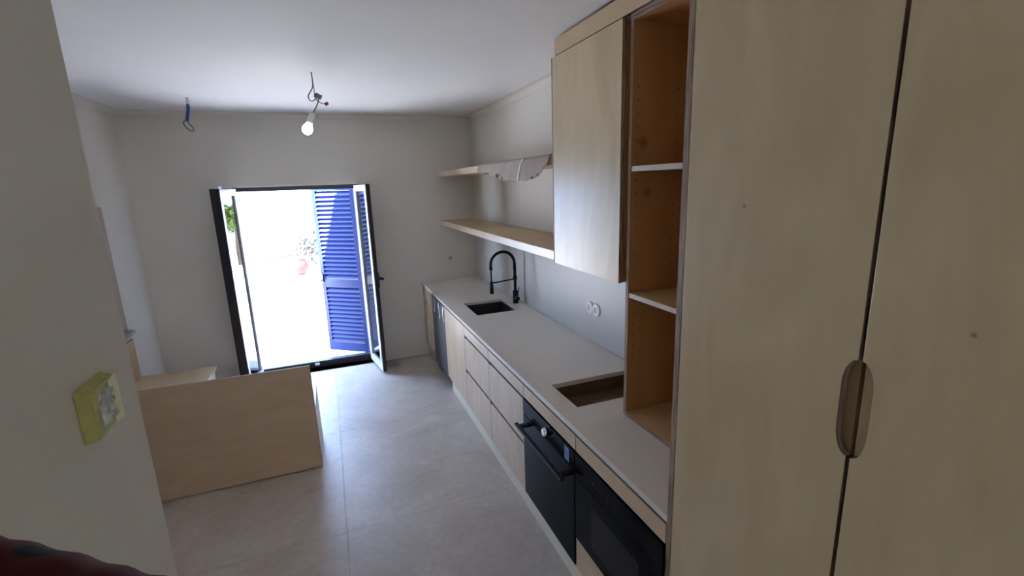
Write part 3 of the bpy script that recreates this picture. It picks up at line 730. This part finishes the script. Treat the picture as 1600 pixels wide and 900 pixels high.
obj('body', MB().box(xb, -0.01, 1.060, 1.092, 0.0, 2.72).box(xb, -0.01, 0.5885, 0.622, 0.0, 2.72).box(xb, -0.01, 0.622, 1.06, 0.08, 0.10).box(xb, -0.01, 0.622, 1.06, 2.70, 2.72).box(-0.02, -0.01, 0.622, 1.06, 0.10, 2.70), birch('shaded_carcass', 'z', base=(0.40, 0.285, 0.175), seed=41.0), ta)
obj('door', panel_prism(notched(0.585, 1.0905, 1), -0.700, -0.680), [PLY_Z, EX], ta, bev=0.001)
tb = thing('tall_cabinet', 'nearest tall birch plywood cupboard at the right edge of the view', 'cabinet', (-0.36, 0.31, 0), group='tall plywood cupboards')
obj('body', MB().box(xb, -0.01, 0.537, 0.5800, 0.0, 2.72).box(xb, -0.01, 0.052, 0.085, 0.0, 2.72).box(xb, -0.01, 0.085, 0.537, 0.08, 0.10).box(xb, -0.01, 0.085, 0.537, 2.70, 2.72).box(-0.02, -0.01, 0.085, 0.537, 0.10, 2.70), PLY_Z, tb)
obj('door', panel_prism(notched(0.055, 0.574, -1), -0.700, -0.680), [PLY_Z, EX], tb, bev=0.001)

# ================================================================== CORNER BENCH
PB, PR, PT = 3.461, -1.882, 0.797
ZS = 0.455
bn = thing('corner_bench', 'low L-shaped birch plywood bench with tall back panel', 'bench', (-2.6, 4.0, 0))
obj('back_panel', B(XL + 0.003, PR, PB, PB + 0.02, 0.006, PT, thin='y'), [PLY_X, EY], bn, bev=0.0008)
obj('seat', B(-2.745, PR, PB + 0.0205, 3.955, ZS - 0.02, ZS, thin='z'), [PLY_X, EZ], bn, bev=0.0008)
obj('front_panel', B(-2.745, PR - 0.019, 3.925, 3.943, 0.006, ZS - 0.0205, thin='y'), [PLY_X, EY], bn)
obj('end_panel', B(PR - 0.018, PR, PB + 0.0205, 3.943, 0.006, ZS - 0.0205, thin='x'), [PLY_X, EX], bn, bev=0.0008)
obj('seat', B(XL + 0.025, -2.747, PB + 0.0205, 4.83, ZS - 0.02, ZS, thin='z'), [PLY_SH, EZ], bn, bev=0.0008)
obj('front_panel', B(-2.785, -2.767, 3.957, 4.81, 0.006, ZS - 0.0205, thin='x'), [PLY_X, EX], bn)
obj('end_panel', B(XL + 0.025, -2.786, 4.792, 4.81, 0.006, ZS - 0.0205, thin='y'), [PLY_X, EY], bn)
obj('backrest', B(XL + 0.004, XL + 0.024, PB + 0.0205, 4.84, 0.30, 0.80, thin='x'), [PLY_Y, EX], bn, bev=0.0008)

# ================================================================== CEILING LAMP AND WIRES
lx, ly = -1.647, 3.581
lp = thing('hanging_bulb', 'bare lit bulb on a short cable from the ceiling', 'lamp', (lx, ly, H))
def curve(pts, n=8):
    out = []
    P = [Vector(p) for p in pts]; P = [P[0]] + P + [P[-1]]
    for i in range(1, len(P) - 2):
        for k in range(n):
            t = k / n; a, b_, c_, d_ = P[i - 1], P[i], P[i + 1], P[i + 2]
            out.append(0.5 * ((2 * b_) + (c_ - a) * t + (2 * a - 5 * b_ + 4 * c_ - d_) * t * t + (3 * b_ - a - 3 * c_ + d_) * t ** 3))
    out.append(P[-1]); return out
obj('cable', MB().tube(curve([(lx, ly, H), (lx + .002, ly, H - .06), (lx - .005, ly, H - .10), (lx - .035, ly, H - .15), (lx - .02, ly, H - .18), (lx + .01, ly, H - .165), (lx + .03, ly, H - .15)]), 0.0035, 6), CABLE_G, lp, smooth=True)
obj('cable', MB().tube(curve([(lx + .001, ly + .004, H), (lx + .006, ly + .004, H - .10), (lx + .004, ly + .004, H - .15), (lx + .02, ly, H - .18), (lx + .05, ly, H - .195), (lx + .07, ly, H - .195)]), 0.0028, 6), CABLE_G, lp, smooth=True)
obj('cable', MB().tube(curve([(lx + .03, ly, H - .155), (lx + .015, ly, H - .20), (lx - .018, ly, H - .255)]), 0.004, 6), CABLE_G, lp, smooth=True)
def rotbox(c_, hx, hy, hz, a):
    m = B(-hx, hx, -hy, hy, -hz, hz); R_ = Matrix.Translation(Vector(c_)) @ Matrix.Rotation(a, 4, 'Y')
    m.v = [tuple(R_ @ Vector(p)) for p in m.v]; return m
cn = obj('wire_connector', rotbox((lx + .028, ly, H - .148), .021, .008, .014, 0.45), CABLE_G, lp, bev=0.002)
obj('connector_end', rotbox((lx + .010, ly, H - .145), .006, .0085, .013, 0.45), REDP, cn)
obj('wire_connector', rotbox((lx + .073, ly, H - .195), .012, .008, .010, -0.5), REDP, lp, bev=0.002)
ax_ = Vector((-0.40, 0.03, -0.91)).normalized(); s0 = Vector((lx - .017, ly, H - .25))
sk = obj('lamp_holder', MB().lathe(s0, ax_, [(0, .009), (.006, .018), (.03, .0195), (.034, .021), (.072, .021), (.075, .018)], 20), PLAST, lp, smooth=True)
obj('bulb', MB().lathe(s0 + ax_ * .073, ax_, [(0, .014), (.008, .018), (.022, .027), (.038, .0325), (.052, .033), (.066, .028), (.076, .018), (.080, .006)], 24), BULB, lp, smooth=True)

wx, wy = -2.594, 4.701
wr = thing('ceiling_wire', 'loose cable loop with blue conduit hanging from the ceiling', 'cable', (wx, wy, H))
obj('conduit_stub', MB().tube([(wx, wy, H), (wx - .002, wy, H - .055)], 0.011, 10), CABLE_W, wr, smooth=True)
obj('blue_conduit', MB().tube(curve([(wx - .002, wy, H - .05), (wx - .008, wy, H - .10), (wx - .028, wy, H - .178)]), 0.0125, 10), CABLE_B, wr, smooth=True)
obj('wire_loop', MB().tube(curve([(wx - .028, wy, H - .17), (wx - .055, wy, H - .195), (wx - .035, wy, H - .235), (wx - .005, wy, H - .258), (wx + .008, wy, H - .24), (wx - .015, wy, H - .20), (wx - .035, wy, H - .17)]), 0.006, 8), CABLE_G, wr, smooth=True)

# ================================================================== TAPED SWITCH BOX ON THE CLOSE WALL
by0, by1, bz0, bz1 = 0.783, 0.872, 1.668, 1.750; bx0, bx1 = NX, NX + 0.019
tbx = thing('taped_switch_box', 'wall box wrapped in yellow tape and clear film, on the close wall', 'switch box', (NX, 0.83, 1.668))
cf = 0.006
def frust(y0, y1, z0, z1, xa, xb_, c_): 
    return [(xa, y0, z0), (xa, y1, z0), (xa, y1, z1), (xa, y0, z1), (xb_, y0 + c_, z0 + c_), (xb_, y1 - c_, z0 + c_), (xb_, y1 - c_, z1 - c_), (xb_, y0 + c_, z1 - c_)]
FS = [(0, 1, 5, 4), (1, 2, 6, 5), (2, 3, 7, 6), (3, 0, 4, 7), (4, 5, 6, 7), (3, 2, 1, 0)]
obj('tape_wrap', MB().add(frust(by0, by1, bz0, bz1, bx0, bx1, cf), FS, [0, 0, 0, 0, 1, 0]), [TAPE_Y, TAPE_M], tbx, bev=0.003)
m = MB(); nn = 10; rg = random.Random(5)
for i in range(nn + 1):
    for j in range(nn + 1):
        e_ = 0 if i in (0, nn) or j in (0, nn) else rg.uniform(0, .005)
        m.v.append((bx1 + 0.0006 + e_, by0 + 0.020 + (by1 - by0 - 0.044) * i / nn, bz0 + 0.016 + (bz1 - bz0 - 0.032) * j / nn))
m.f = [(i * (nn + 1) + j, (i + 1) * (nn + 1) + j, (i + 1) * (nn + 1) + j + 1, i * (nn + 1) + j + 1) for i in range(nn) for j in range(nn)]; m.m = [0] * len(m.f)
obj('clear_film', m, PLASTIC_FILM, tbx)
obj('tape_flap', MB().add([(bx1 + .0012, by1 - .032, bz0 + .006), (bx1 + .001, by1 - .004, bz0 + .004), (bx1 + .001, by1 - .006, bz1 - .004), (bx1 + .0012, by1 - .032, bz1 - .008),
                           (bx1 + .003, by1 - .031, bz0 + .007), (bx1 + .003, by1 - .005, bz0 + .005), (bx1 + .003, by1 - .007, bz1 - .005), (bx1 + .003, by1 - .031, bz1 - .009)],
                          [(0, 1, 5, 4), (1, 2, 6, 5), (2, 3, 7, 6), (3, 0, 4, 7), (4, 5, 6, 7), (3, 2, 1, 0)]), TAPE_P, tbx)
obj('film_scrap', MB().add([(bx1 - .004, by0 + .030, bz0 - .004), (bx1 - .002, by0 + .042, bz0 - .001), (bx1 + .001, by0 + .040, bz0 + .006), (bx1 - .002, by0 + .034, bz0 + .001)], [(0, 1, 2, 3)]), PLAST, tbx)

# ================================================================== SLEEVE AT THE LOWER LEFT CORNER
e_ = thing('sleeve', 'dark red and black checked cloth at the lower left corner', 'sleeve', (-1.87, 0.42, 1.55))
path = [(-1.924, 0.317, 1.812), (-1.898, 0.305, 1.804), (-1.872, 0.293, 1.797), (-1.835, 0.277, 1.786), (-1.797, 0.259, 1.774), (-1.766, 0.245, 1.764), (-1.734, 0.230, 1.752), (-1.70, 0.19, 1.71)]
path = curve(path, 8)
rs = [0.0495 + 0.0007 * math.sin(i * 1.3) for i in range(len(path))]
obj('cloth', MB().tube(path, rs, 28), PLAID, e_, smooth=True)
